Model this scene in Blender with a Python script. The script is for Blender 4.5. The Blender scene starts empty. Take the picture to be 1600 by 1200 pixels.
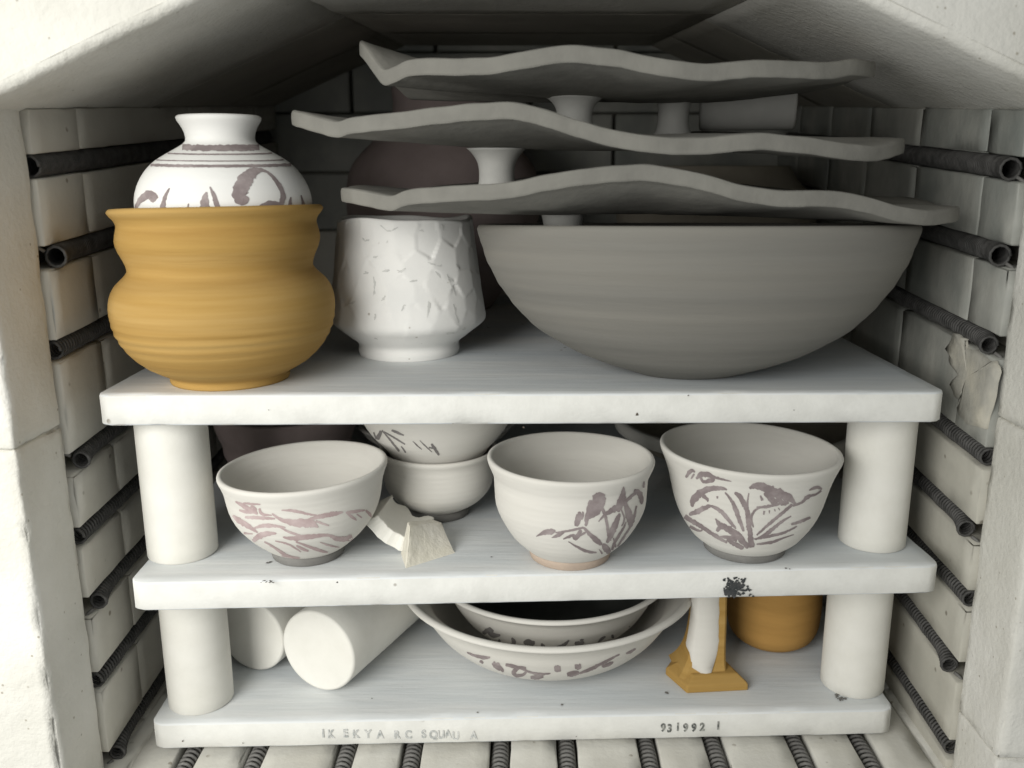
import bpy, bmesh, math, random
from mathutils import Vector, Matrix, noise
from mathutils.bvhtree import BVHTree
random.seed(7)
scene = bpy.context.scene
COL = scene.collection

# ------------------------------------------------------------------ camera
F = 1400.0                      # focal length in photo pixels (photo 1600 wide)
CX, CY = 825.0, 600.0           # principal point
PITCH = math.radians(13.65)
CAM = Vector((0.0, -0.6103, 0.1552))
FWD = Vector((0, math.cos(PITCH), -math.sin(PITCH)))
UP = Vector((0, math.sin(PITCH), math.cos(PITCH)))
cd = bpy.data.cameras.new('camera'); cam = bpy.data.objects.new('camera', cd); COL.objects.link(cam)
cam.location = CAM; cam.rotation_euler = (math.pi/2 - PITCH, 0, 0)
cd.sensor_width = 36; cd.lens = F/1600*36; cd.shift_x = -(CX-800)/1600
cd.dof.use_dof = True; cd.dof.focus_distance = .68; cd.dof.aperture_fstop = 7.0
cd.clip_start = 0.01; cd.clip_end = 50
scene.camera = cam

# ------------------------------------------------------------------ light of the room in front of the kiln
w = bpy.data.worlds.new('World'); scene.world = w; w.use_nodes = True
bg = w.node_tree.nodes['Background']
bg.inputs[0].default_value = (0.97, 1.0, 0.98, 1); bg.inputs[1].default_value = 0.36
def area(name, loc, aim, sx, sy, power, col):
    ld = bpy.data.lights.new(name, 'AREA'); ld.shape = 'RECTANGLE'; ld.size = sx; ld.size_y = sy
    ld.energy = power; ld.color = col
    o = bpy.data.objects.new(name, ld); COL.objects.link(o)
    o.location = loc; o.rotation_euler = (Vector(aim)-Vector(loc)).to_track_quat('-Z', 'Y').to_euler()
    return o
area('window_light', (-0.62, -0.86, 0.23), (-0.27, 0.0, -0.12), 0.7, 0.7, 5.0, (1.0, 0.99, 0.945)).data.spread = math.radians(100)
scene.view_settings.view_transform = 'Standard'; scene.view_settings.look = 'None'
scene.view_settings.exposure = 0.0; scene.view_settings.gamma = 1.0

# ------------------------------------------------------------------ pixel <-> place helpers
def ray(px, py):
    return FWD + Vector((1, 0, 0))*((px-CX)/F) - UP*((py-CY)/F)
def onz(px, py, z):
    d = ray(px, py); return CAM + d*((z-CAM.z)/d.z)
def ony(px, py, y):
    d = ray(px, py); return CAM + d*((y-CAM.y)/d.y)
def topx(p):
    v = Vector(p)-CAM; Z = v.dot(FWD)
    return CX+F*v.x/Z, CY-F*v.dot(UP)/Z
def interp(tab, x):
    if x <= tab[0][0]: return tab[0][1]
    for (a, b), (c, d) in zip(tab, tab[1:]):
        if x <= c:
            t = (x-a)/(c-a); return b+(d-b)*t
    return tab[-1][1]
def smooth_interp(tab, x):
    n = len(tab)
    if x <= tab[0][0]: return tab[0][1]
    if x >= tab[-1][0]: return tab[-1][1]
    for i in range(n-1):
        if x <= tab[i+1][0]:
            x0, y0 = tab[i]; x1, y1 = tab[i+1]; h = x1-x0; t = (x-x0)/h
            m0 = (y1-tab[i-1][1])/(x1-tab[i-1][0]) if i > 0 else (y1-y0)/h
            m1 = (tab[i+2][1]-y0)/(tab[i+2][0]-x0) if i+2 < n else (y1-y0)/h
            return ((2*t**3-3*t*t+1)*y0+(t**3-2*t*t+t)*h*m0+(-2*t**3+3*t*t)*y1+(t**3-t*t)*h*m1)
def N3(x, y, z): return noise.noise(Vector((x, y, z)))

# ------------------------------------------------------------------ materials
def mat(name, c1, c2=None, scale=40, rough=0.9, bump=0.15, bscale=300, stretch=(1, 1, 1), spots=None, c3=None, s3=9, bdist=0.0006, lo=0.35, hi=0.65):
    m = bpy.data.materials.new(name); m.use_nodes = True
    nt = m.node_tree; b = nt.nodes['Principled BSDF']
    b.inputs['Roughness'].default_value = rough
    b.inputs['Specular IOR Level'].default_value = 0.25
    tc = nt.nodes.new('ShaderNodeTexCoord'); mp = nt.nodes.new('ShaderNodeMapping')
    mp.inputs['Scale'].default_value = stretch
    nt.links.new(tc.outputs['Object'], mp.inputs[0])
    def nz(s, det=5.0, vec=mp):
        n = nt.nodes.new('ShaderNodeTexNoise'); n.inputs['Scale'].default_value = s; n.inputs['Detail'].default_value = det
        n.inputs['Roughness'].default_value = 0.6
        nt.links.new(vec.outputs[0], n.inputs['Vector']); return n
    def ramp(src, a, b_, ca, cb):
        r = nt.nodes.new('ShaderNodeValToRGB'); r.color_ramp.elements[0].position = a; r.color_ramp.elements[1].position = b_
        r.color_ramp.elements[0].color = ca; r.color_ramp.elements[1].color = cb
        nt.links.new(src, r.inputs[0]); return r
    c2 = c2 or tuple(x*0.9 for x in c1)
    out = ramp(nz(scale).outputs[0], lo, hi, (*c1, 1), (*c2, 1)).outputs[0]
    if c3:
        f = ramp(nz(s3, 3.0).outputs[0], 0.45, 0.68, (0, 0, 0, 1), (1, 1, 1, 1))
        mx = nt.nodes.new('ShaderNodeMixRGB'); nt.links.new(f.outputs[0], mx.inputs[0]); nt.links.new(out, mx.inputs[1])
        mx.inputs[2].default_value = (*c3, 1); out = mx.outputs[0]
    if spots:
        v = nt.nodes.new('ShaderNodeTexVoronoi'); v.inputs['Scale'].default_value = spots[0]
        nt.links.new(tc.outputs['Object'], v.inputs['Vector'])
        f = ramp(v.outputs['Distance'], spots[1], spots[1]*1.6, (1, 1, 1, 1), (0, 0, 0, 1))
        g = ramp(nz(spots[0]*0.7, 1.0, mp).outputs[0], 0.52, 0.6, (0, 0, 0, 1), (1, 1, 1, 1))
        mm = nt.nodes.new('ShaderNodeMath'); mm.operation = 'MULTIPLY'
        nt.links.new(f.outputs[0], mm.inputs[0]); nt.links.new(g.outputs[0], mm.inputs[1])
        mx = nt.nodes.new('ShaderNodeMixRGB'); nt.links.new(mm.outputs[0], mx.inputs[0]); nt.links.new(out, mx.inputs[1])
        mx.inputs[2].default_value = (*spots[2], 1); out = mx.outputs[0]
    nt.links.new(out, b.inputs['Base Color'])
    if bump:
        bp = nt.nodes.new('ShaderNodeBump'); bp.inputs['Strength'].default_value = bump; bp.inputs['Distance'].default_value = bdist
        nt.links.new(nz(bscale, 4.0).outputs[0], bp.inputs['Height']); nt.links.new(bp.outputs[0], b.inputs['Normal'])
    return m
M = {}
M['firebrick'] = mat('firebrick', (.65, .63, .57), (.57, .55, .49), 18, bump=.5, bscale=220, spots=(60, .10, (.30, .27, .22)), c3=(.54, .515, .46), s3=7)
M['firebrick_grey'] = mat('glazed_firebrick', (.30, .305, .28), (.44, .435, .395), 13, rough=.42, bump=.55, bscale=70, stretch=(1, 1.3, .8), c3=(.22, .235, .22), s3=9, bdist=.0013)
M['firebrick_stained_dim'] = mat('stained_dim_firebrick', (.54, .52, .455), (.46, .445, .39), 18, bump=.5, bscale=200, spots=(60, .10, (.25, .23, .19)), c3=(.43, .415, .36), s3=8)  # grey staining, plus the weaker light at the right mixed into the colour
M['floor_brick'] = mat('floor_firebrick', (.72, .705, .65), (.64, .625, .57), 25, bump=.6, bscale=200, spots=(70, .09, (.36, .33, .28)), c3=(.60, .58, .52), s3=14)
M['frame'] = mat('frame_firebrick', (.70, .685, .63), (.62, .605, .55), 14, bump=.8, bscale=190, spots=(110, .075, (.42, .39, .33)), c3=(.76, .745, .70), s3=6, bdist=.0014)
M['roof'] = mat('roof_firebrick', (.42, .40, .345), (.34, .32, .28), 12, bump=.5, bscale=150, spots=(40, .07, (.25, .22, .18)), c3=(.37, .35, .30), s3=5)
M['wash'] = mat('kiln_wash', (.74, .75, .745), (.64, .67, .685), 20, bump=.6, bscale=80, stretch=(.20, 1.8, 1), spots=(30, .035, (.22, .20, .18)), c3=(.56, .605, .645), s3=6, bdist=.0008)
M['shelf_edge'] = mat('shelf_edge', (.74, .735, .70), (.68, .675, .64), 60, bump=.5, bscale=330, spots=(35, .05, (.25, .22, .18)))
M['post'] = mat('post_ceramic', (.75, .735, .685), (.69, .675, .62), 25, rough=.75, bump=.25, bscale=260, spots=(45, .05, (.30, .27, .22)))
M['shadow_gap'] = mat('mortar_dark', (.20, .18, .155), (.13, .12, .10), 40, bump=.5)
M['mortar'] = mat('mortar', (.42, .395, .34), (.30, .28, .24), 50, bump=.6)
M['coil'] = mat('oxidised_wire', (.05, .049, .047), (.10, .097, .094), 120, rough=.6, bump=.3, bscale=500)
M['coil_pale'] = mat('oxidised_wire_pale', (.20, .195, .185), (.12, .115, .11), 120, rough=.6, bump=.3, bscale=500)
M['white_slip'] = mat('white_slip', (.66, .64, .595), (.61, .59, .545), 14, rough=.9, bump=.25, bscale=120, stretch=(.4, .4, 3))
M['white_vase'] = mat('vase_slip', (.77, .765, .745), (.73, .725, .70), 18, rough=.7, bump=.2, bscale=140, stretch=(.4, .4, 3))
M['white_mug'] = mat('mug_slip', (.79, .78, .755), (.74, .735, .715), 30, rough=.7, bump=.2, bscale=90, spots=(70, .06, (.45, .42, .38)))
M['yellow'] = mat('ochre_clay', (.40, .247, .072), (.335, .198, .054), 24, rough=.85, bump=.4, bscale=160, stretch=(.22, .22, 4.5), c3=(.44, .285, .100), s3=14)
M['ochre_dull'] = mat('ochre_clay_dull', (.40, .225, .065), (.33, .185, .052), 26, rough=.85, bump=.3, bscale=160, stretch=(.4, .4, 2.5))
M['grey_clay'] = mat('grey_clay', (.200, .193, .173), (.175, .169, .153), 20, rough=.85, bump=.35, bscale=150, stretch=(.25, .25, 4), c3=(.212, .202, .178), s3=10)
M['grey_slab'] = mat('grey_slab_clay', (.200, .194, .174), (.172, .167, .150), 45, rough=.9, bump=.6, bscale=130, c3=(.225, .218, .195), s3=18, bdist=.0009)
M['dark_foot'] = mat('dark_clay_foot', (.21, .205, .195), (.165, .16, .15), 50, bump=.4, bscale=260)
M['tan_foot'] = mat('tan_clay_foot', (.47, .375, .30), (.40, .32, .26), 50, bump=.4, bscale=260)
M['mauve'] = mat('mauve_slip', (.235, .195, .195), (.40, .35, .345), 85, rough=.85, bump=0, lo=.42, hi=.78)
M['rose'] = mat('rose_slip', (.40, .305, .30), (.56, .47, .46), 85, rough=.85, bump=0, lo=.42, hi=.78)
M['grey_ink'] = mat('grey_slip', (.16, .15, .145), (.24, .225, .22), 70, rough=.85, bump=0)
M['purple_clay'] = mat('purple_clay', (.36, .29, .28), (.29, .235, .225), 20, bump=.3, bscale=150)
M['cream'] = mat('cream_brick', (.66, .63, .54), (.59, .56, .47), 30, bump=.9, bscale=180, c3=(.70, .67, .60), s3=25, bdist=.001)
M['brown_bowl'] = mat('brown_clay', (.36, .325, .27), (.30, .27, .22), 20, bump=.3, bscale=150)
M['faded'] = mat('faded_print', (.30, .32, .315), (.62, .62, .60), 260, bump=0, lo=.3, hi=.6)
M['print'] = mat('worn_print', (.10, .105, .10), (.42, .42, .39), 330, bump=0, lo=.42, hi=.66)
M['soot'] = mat('soot', (.035, .04, .042), (.07, .07, .07), 200, bump=.3)
M['scar'] = mat('bare_clay', (.52, .52, .50), (.68, .675, .65), 160, bump=0)
M['flake'] = mat('render_flake', (.46, .445, .395), (.36, .35, .31), 40, bump=.9, bscale=140, c3=(.54, .51, .43), s3=30, bdist=.001)
M['bowl_shade'] = mat('painted_bowl_shade', (.075, .078, .07), (.05, .052, .048), 30, rough=.7, bump=.2)  # shade under the shelf, painted as a near-black bowl interior
M['stilt'] = mat('stilt_ceramic', (.47, .465, .44), (.40, .395, .375), 25, rough=.85, bump=.3, bscale=200)
M['speck'] = mat('iron_speck', (.08, .065, .05), (.12, .10, .08), 200, bump=0)

# ------------------------------------------------------------------ builders
def tag(o, label=None, cat=None, group=None, kind=None):
    if label: o['label'] = label
    if cat: o['category'] = cat
    if group: o['group'] = group
    if kind: o['kind'] = kind
    return o
def mesh_obj(name, verts, faces, m, parent=None, loc=(0, 0, 0), smooth=True, mats=None, fmat=None):
    """verts are given in world space; loc becomes the origin (of a child: that of its parent)"""
    L = Vector(loc)
    me = bpy.data.meshes.new(name)
    me.from_pydata([tuple(Vector(v)-L) for v in verts], [], faces)
    for x in (mats or [m]): me.materials.append(x)
    if fmat: me.polygons.foreach_set('material_index', fmat)
    if smooth: me.polygons.foreach_set('use_smooth', [True]*len(me.polygons))
    me.update()
    o = bpy.data.objects.new(name, me); COL.objects.link(o)
    if parent: o.parent = parent
    else: o.location = L
    return o
def empty(name, loc):
    o = bpy.data.objects.new(name, None); COL.objects.link(o); o.location = loc; o.empty_display_size = .02; return o
def chamfer_box(x0, x1, y0, y1, z0, z1, c=.0015, jit=0.0, f=None):
    """box with chamfered edges: 24 vertices, optional jitter and mapping f"""
    V = []; idx = {}
    xs, ys, zs = (x0, x1), (y0, y1), (z0, z1)
    for i in (0, 1):
        for j in (0, 1):
            for k in (0, 1):
                for a in range(3):
                    p = [xs[i], ys[j], zs[k]]
                    s = [1 if t == 0 else -1 for t in (i, j, k)]
                    for b in range(3):
                        if b != a: p[b] += s[b]*c
                    q = [t+random.uniform(-jit, jit) for t in p] if jit else p
                    idx[(i, j, k, a)] = len(V); V.append(f(*q) if f else tuple(q))
    Fs = []
    g = lambda i, j, k, a: idx[(i, j, k, a)]
    for i in (0, 1): Fs.append([g(i, 0, 0, 0), g(i, 1, 0, 0), g(i, 1, 1, 0), g(i, 0, 1, 0)][::(1 if i else -1)])
    for j in (0, 1): Fs.append([g(0, j, 0, 1), g(0, j, 1, 1), g(1, j, 1, 1), g(1, j, 0, 1)][::(1 if j else -1)])
    for k in (0, 1): Fs.append([g(0, 0, k, 2), g(1, 0, k, 2), g(1, 1, k, 2), g(0, 1, k, 2)][::(1 if k else -1)])
    for i in (0, 1):
        for j in (0, 1): Fs.append([g(i, j, 0, 0), g(i, j, 1, 0), g(i, j, 1, 1), g(i, j, 0, 1)])
    for i in (0, 1):
        for k in (0, 1): Fs.append([g(i, 0, k, 0), g(i, 1, k, 0), g(i, 1, k, 2), g(i, 0, k, 2)])
    for j in (0, 1):
        for k in (0, 1): Fs.append([g(0, j, k, 1), g(1, j, k, 1), g(1, j, k, 2), g(0, j, k, 2)])
    for i in (0, 1):
        for j in (0, 1):
            for k in (0, 1): Fs.append([g(i, j, k, 0), g(i, j, k, 1), g(i, j, k, 2)])
    return V, Fs
def fix_normals(o):
    bm = bmesh.new(); bm.from_mesh(o.data); bmesh.ops.recalc_face_normals(bm, faces=bm.faces); bm.to_mesh(o.data); bm.free()
def box(name, x0, x1, y0, y1, z0, z1, m, parent=None, loc=None, c=.0015, jit=0.0, f=None):
    V, Fs = chamfer_box(x0, x1, y0, y1, z0, z1, c, jit, f)
    o = mesh_obj(name, V, Fs, m, parent, loc if loc is not None else ((0, 0, 0) if parent else V[0]), smooth=False)
    fix_normals(o); return o
def rough_block(name, x0, x1, y0, y1, z0, z1, m, parent=None, loc=(0, 0, 0), step=.006, amp=.0012, bevel=.004, chip=.004, f=None, seed=0.0):
    """dense block with worn, chipped edges; extra loops next to every edge keep the edges crisp"""
    def grid(a, b):
        L = b-a; e = min(bevel, L*.2); n = max(1, min(70, int((L-2*e)/step)))
        return [a, a+e]+[a+e+(L-2*e)*i/n for i in range(1, n)]+[b-e, b]
    G = [grid(x0, x1), grid(y0, y1), grid(z0, z1)]
    ids = {}; V = []; Fs = []
    lo = (x0, y0, z0); hi = (x1, y1, z1); cen = Vector(((x0+x1)/2, (y0+y1)/2, (z0+z1)/2))
    def vert(i, j, k):
        key = (i, j, k)
        if key in ids: return ids[key]
        p = Vector((G[0][i], G[1][j], G[2][k])); q = (i, j, k)
        on = [1 if q[t] in (0, len(G[t])-1) else 0 for t in range(3)]
        n = max(0, N3(p.x*75+seed, p.y*75, p.z*75)-.12)*2.2+max(0, N3(p.x*21+seed, p.y*21, p.z*21+4)-.25)*2
        d = Vector()
        if sum(on) >= 2:
            for t in range(3):
                if on[t]: d[t] = (1 if cen[t] > p[t] else -1)*(bevel*.38+chip*n)
        near = sorted(min(p[t]-lo[t], hi[t]-p[t]) for t in range(3))
        w = Vector((N3(p.x*55+seed, p.y*55, p.z*55), N3(p.z*55, p.x*55, p.y*55+seed), N3(p.y*55, p.z*55, p.x*55+seed)*.6))*amp
        p = p+d+w
        if f: p = Vector(f(*p))
        ids[key] = len(V); V.append(p); return ids[key]
    n = [len(g)-1 for g in G]
    for a in range(3):
        b, c = (a+1) % 3, (a+2) % 3
        for side in (0, n[a]):
            for i in range(n[b]):
                for j in range(n[c]):
                    q = []
                    for di, dj in ((0, 0), (1, 0), (1, 1), (0, 1)):
                        k = [0, 0, 0]; k[a] = side; k[b] = i+di; k[c] = j+dj; q.append(vert(*k))
                    Fs.append(q if side else q[::-1])
    return mesh_obj(name, V, Fs, m, parent, loc)
def tube_mesh(path, r, sides=6, cap=True):
    V = []; Fs = []
    n = len(path); T = [(path[min(i+1, n-1)]-path[max(i-1, 0)]).normalized() for i in range(n)]
    ref = Vector((0, 0, 1)) if abs(T[0].z) < .9 else Vector((1, 0, 0))
    u = T[0].cross(ref).normalized()
    for i in range(n):
        u = (u - T[i]*u.dot(T[i])).normalized(); v = T[i].cross(u)
        rr = r[i] if isinstance(r, (list, tuple)) else r
        for k in range(sides):
            a = 2*math.pi*k/sides; V.append(path[i]+(u*math.cos(a)+v*math.sin(a))*rr)
    for i in range(n-1):
        for k in range(sides):
            a, b = i*sides+k, i*sides+(k+1) % sides
            Fs.append((a, b, b+sides, a+sides))
    if cap:
        Fs.append(tuple(range(sides))[::-1]); Fs.append(tuple(range((n-1)*sides, n*sides)))
    return V, Fs
def lathe(prof, center, seg=96, warp=None, rfun=None):
    """prof: list of (r, z) from the outer foot over the rim to the inner floor"""
    V = []; Fs = []; n = len(prof)
    for i, (r, z) in enumerate(prof):
        for k in range(seg):
            a = 2*math.pi*k/seg
            rr = rfun(r, a, z, i) if rfun else r
            x, y, zz = rr*math.cos(a), rr*math.sin(a), z
            if warp: x, y, zz = warp(x, y, zz)
            V.append((center[0]+x, center[1]+y, zz))
    for i in range(n-1):
        for k in range(seg):
            a, b = i*seg+k, i*seg+(k+1) % seg
            Fs.append((a, b, b+seg, a+seg))
    Fs.append(tuple(range(seg))[::-1]); Fs.append(tuple(range((n-1)*seg, n*seg)))
    return V, Fs
def profile_px(tab, px_c, yc, zbase, n=40, ripple=0.0, pitch=.006):
    """[(py, half width px)] rim first -> metric outer profile (r, z), foot first, seen in the plane y = yc"""
    pts = []
    for py, hw in tab:
        p = ony(px_c, py, yc); Z = (p-CAM).dot(FWD); pts.append((p.z, hw*Z/F))
    pts.sort()
    z0, z1 = pts[0][0], pts[-1][0]
    pts = [(zbase+(z-z0)*(z1-zbase)/(z1-z0), r) for z, r in pts]
    out = []
    for i in range(n+1):
        z = zbase+(z1-zbase)*i/n
        r = smooth_interp(pts, z)
        if ripple and 0 < i < n: r += ripple*math.sin(z/pitch*6.283+.7*math.sin(z*90))
        out.append((max(r, .002), z))
    return out
def hollow(outer, wall, floor_t, lip=3):
    """close an outer profile with a rounded lip and an inner wall"""
    r, z = outer[-1]
    res = list(outer)
    for i in range(1, lip+2):
        a = math.pi*i/(lip+2)
        res.append((r-wall/2+wall/2*math.cos(a), z+wall*.45*math.sin(a)))
    zb = outer[0][1]
    for (ro, zo) in reversed(outer[:-1]):
        if zo < zb+floor_t: break
        res.append((max(ro-wall, .004), zo))
    res.append((res[-1][0]*.75, zb+floor_t*1.0)); res.append((.001, zb+floor_t*.9))
    return res

# ------------------------------------------------------------------ painted brush strokes laid on a pot's real surface
def bvh_of(*objs):
    V = []; Fs = []
    for o in objs:
        base = len(V); mw = Matrix.Translation(o.parent.location if o.parent else o.location)
        V += [mw @ v.co for v in o.data.vertices]; Fs += [tuple(base+i for i in p.vertices) for p in o.data.polygons]
    return BVHTree.FromPolygons(V, Fs)
def cr(p, t):
    n = len(p)-1; i = min(int(t*n), n-1); u = t*n-i
    a, b, c, d = p[max(i-1, 0)], p[i], p[i+1], p[min(i+2, n)]
    return [0.5*((2*b[k])+(-a[k]+c[k])*u+(2*a[k]-5*b[k]+4*c[k]-d[k])*u*u+(-a[k]+3*b[k]-3*c[k]+d[k])*u**3) for k in range(len(b))]
def paint(name, strokes, target, m, parent, off=.00025, rough=.16, wmul=1.0):
    """strokes: lists of (px, py, width px); each is cast on to the surface and becomes a thin ribbon of slip"""
    tree = bvh_of(*target); V = []; Fs = []
    for s in strokes:
        if len(s) == 2: s = [s[0], tuple((a+b)/2 for a, b in zip(s[0], s[1])), s[1]]
        L = sum(math.dist(a[:2], b[:2]) for a, b in zip(s, s[1:])); n = max(5, int(L/2.2)); prev = None
        for i in range(n+1):
            x, y, wd = cr(s, i/n); x2, y2, _ = cr(s, min(1, i/n+.02)); x1, y1, _ = cr(s, max(0, i/n-.02))
            dx, dy = x2-x1, y2-y1; l = math.hypot(dx, dy) or 1; nx, ny = -dy/l, dx/l
            wd = max(wd*wmul, .5); e_ = min(i, n-i)/n*L; wd *= min(1, math.sqrt((e_+.25*wd)/(.5*wd))) if wd > 2 else 1
            row = []
            for q in (-.5, 0, .5):
                jit = (1+rough*2.2*N3(x*.45, y*.45, q*7)+rough*1.2*N3(x*1.3, y*1.3, q*9)) if q else 0
                px, py = x+nx*wd*q*jit if q else x, y+ny*wd*q*jit if q else y
                hit = tree.ray_cast(CAM, ray(px, py).normalized())
                if hit[0] is None: row = None; break
                nn = hit[1]; nn = nn if nn.dot(CAM-hit[0]) > 0 else -nn
                V.append(hit[0]+nn*off); row.append(len(V)-1)
            if row and prev and (V[row[1]]-V[prev[1]]).length < .012:
                Fs += [(prev[0], prev[1], row[1], row[0]), (prev[1], prev[2], row[2], row[1])]
            prev = row
    o = mesh_obj(name, V, Fs, m, parent, parent.location)
    return o

# ================================================================== THE KILN CHAMBER
W = .327; SL = .065; DEEP = .60
ZF = -.303                                        # floor level
def sh(x, y, z): return (x, y, z+SL*y)            # courses rise a little towards the back
SPRING = .1925
eleL = [(58, 261), (78, 404), (92, 548), (110, 724), (126, 838), (152, 946), (170, 1062), (186, 1184)]
eleR = [(1592, 266), (1584, 402), (1562, 543), (1538, 714), (1516, 832), (1502, 935), (1478, 1046), (1457, 1166)]
zL = [ony(a, b, .006).z for a, b in eleL]; zR = [ony(a, b, .006).z for a, b in eleR]
GH = .0075                                        # half height of a groove
def i_grey(mm): return mm.name.startswith('glazed')
def side_wall(name, sgn, zs, joints, m):
    base = box(name, min(sgn*(W+.026), sgn*(W+.09)), max(sgn*(W+.026), sgn*(W+.09)), .0, DEEP, ZF-.05, SPRING+.06, M['mortar'], None, (sgn*W, 0, ZF), c=.002, f=None)
    tag(base, kind='structure')
    edges = [SPRING]+[v for z in zs for v in (z+GH, z-GH)]+[ZF-.012]
    bands = list(zip(edges[0::2], edges[1::2]))
    for bi, (zt, zb) in enumerate(bands):
        if zt-zb < .006: continue
        jj = joints if sgn < 0 or bi < 4 else (.0008, .175, .40, DEEP)
        for a, b in zip(jj, jj[1:]):
            pro = random.uniform(-.0005, .0005)
            xi, xo = sgn*(W+pro), sgn*(W+.0265)
            V, Fs = [], []
            mm = m(bi, a)
            rough_block('brick', min(xi, xo), max(xi, xo), a+.0003, b-.0003, zb+.0004+random.uniform(0, .0008), zt-.0004-random.uniform(0, .0008), mm, base, (sgn*W, 0, ZF), step=.012, amp=.0006, bevel=.0012, chip=.0014 if i_grey(mm) else .0020, f=sh, seed=bi*3.1+a*7)
    return base
wl = side_wall('wall_left', -1, zL, (.0008, .066, .29, .51, DEEP), lambda i, y: M['firebrick'])
wr = side_wall('wall_right', 1, zR, (.0008, .05, .165, .28, .395, .51, DEEP), lambda i, y: M['firebrick_grey'] if i < 4 else M['firebrick_stained_dim'])  # lower courses darkened in colour for staining and the light's falloff
# back wall: courses of brick
wb = box('wall_back', -W-.09, W+.09, DEEP+.03, DEEP+.09, ZF-.05, .40, M['mortar'], None, (0, DEEP, ZF), c=.002); tag(wb, kind='structure')
zz = ZF; r_ = 0
while zz < .33:
    x = -W-.02-(.11 if r_ % 2 else 0)
    while x < W+.02:
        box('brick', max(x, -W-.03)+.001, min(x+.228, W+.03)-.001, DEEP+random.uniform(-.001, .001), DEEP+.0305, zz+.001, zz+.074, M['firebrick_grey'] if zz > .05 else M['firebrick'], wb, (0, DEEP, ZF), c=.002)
        x += .23
    zz += .075; r_ += 1
# floor: long bricks between the element grooves
floor_px = [290, 395, 536, 641, 781, 887, 1016, 1124, 1258, 1362]
fx = [onz(p, 1186, ZF).x for p in floor_px]
fl = box('floor', -W-.09, W+.09, -.07, DEEP+.05, ZF-.075, ZF-.02, M['mortar'], None, (0, 0, ZF), c=.002); tag(fl, kind='structure')
gx = [-W-.02]+[v for x in fx for v in (x-.0085, x+.0085)]+[W+.02]
for a, b in zip(gx[0::2], gx[1::2]):
    cut = (a+b)/2+random.uniform(-.006, .006)
    cells = [(a, cut-.0006), (cut+.0006, b)] if (b-a) > .055 else [(a, b)]
    for c0, c1 in cells:
        for y0, y1 in ((-.068, .11), (.112, .34), (.342, DEEP)):
            rough_block('brick', c0, c1, y0, y1, ZF-.0205, ZF+random.uniform(-.001, .001), M['floor_brick'], fl, (0, 0, ZF), step=.010, amp=.0006, bevel=.0016, chip=.0025, seed=c0*9+y0)
# roof: two sloping runs of slabs and a flat run between them
ce = empty('ceiling', (0, .2, SPRING)); tag(ce, kind='structure')
S1 = .43; XR = .157; ZR = SPRING+S1*(W-XR)
def roof_run(pts, cuts):
    # pts: cross-section polygon (x,z) bottom edge first two; extruded along y with small joints
    for y0, y1 in cuts:
        d = 0.0
        V = []
        n = 14
        rows = []
        for j in range(5):
            y = y0+.0008+(y1-y0-.0016)*j/4
            rows.append(y)
        V = []; Fs = []
        (xa, za), (xb, zb_) = pts
        nrm = Vector((-(zb_-za), 0, xb-xa)).normalized()
        if nrm.z < 0: nrm = -nrm
        sec = []
        for i in range(n+1):
            t = i/n; sec.append(Vector((xa+(xb-xa)*t, 0, za+(zb_-za)*t)))
        T = .075
        ring = sec + [p+nrm*T for p in reversed(sec)]
        R = len(ring)
        ys = []
        b = .006 if y0 < -.05 else .0004
        prof = [(y0+.0001, b), (y0+.0001+b*.3, b*.3), (y0+.0008+b, 0)] + [(y0+.0008+b+(y1-y0-.0016-2*b)*j/8, 0) for j in range(1, 8)] + [(y1-.0001-min(b, .001), 0), (y1-.0001, min(b, .0006))]
        for y, ins in prof:
            for i, p in enumerate(ring):
                q = Vector((p.x, y, p.z+d)) + (nrm*ins if i <= n else Vector())
                if i <= n: q += nrm*.0010*N3(q.x*45, y*45, q.z*45)
                if y < -.05: q.y += .0022*N3(q.x*70, 3, q.z*70)
                V.append(sh(*q))
        for j in range(len(prof)-1):
            for i in range(R):
                a, c = j*R+i, j*R+(i+1) % R
                Fs.append((a, c, c+R, a+R))
        Fs.append(tuple(range(R))); Fs.append(tuple(range((len(prof)-1)*R, len(prof)*R)))
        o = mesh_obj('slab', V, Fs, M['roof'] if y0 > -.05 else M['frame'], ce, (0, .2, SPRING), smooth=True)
        fix_normals(o)
        me = o.data
        me.polygons.foreach_set('use_smooth', [len(p.vertices) == 4 for p in me.polygons])
cutsL = ((-.062, -.0), (.0, .20), (.20, .40), (.40, DEEP+.03)); cutsM = ((-.062, .0), (.0, .145), (.145, .37), (.37, DEEP+.03))
roof_run(((-W-.03, SPRING-S1*.03), (-XR, ZR)), ((-.062, .21), (.21, .42), (.42, DEEP+.03)))
roof_run(((-XR+.0012, ZR), (XR-.0012, ZR)), ((-.062, .18), (.18, .40), (.40, DEEP+.03)))
roof_run(((XR, ZR), (W+.03, SPRING-S1*.03)), ((-.062, .24), (.24, .44), (.44, DEEP+.03)))
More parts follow.
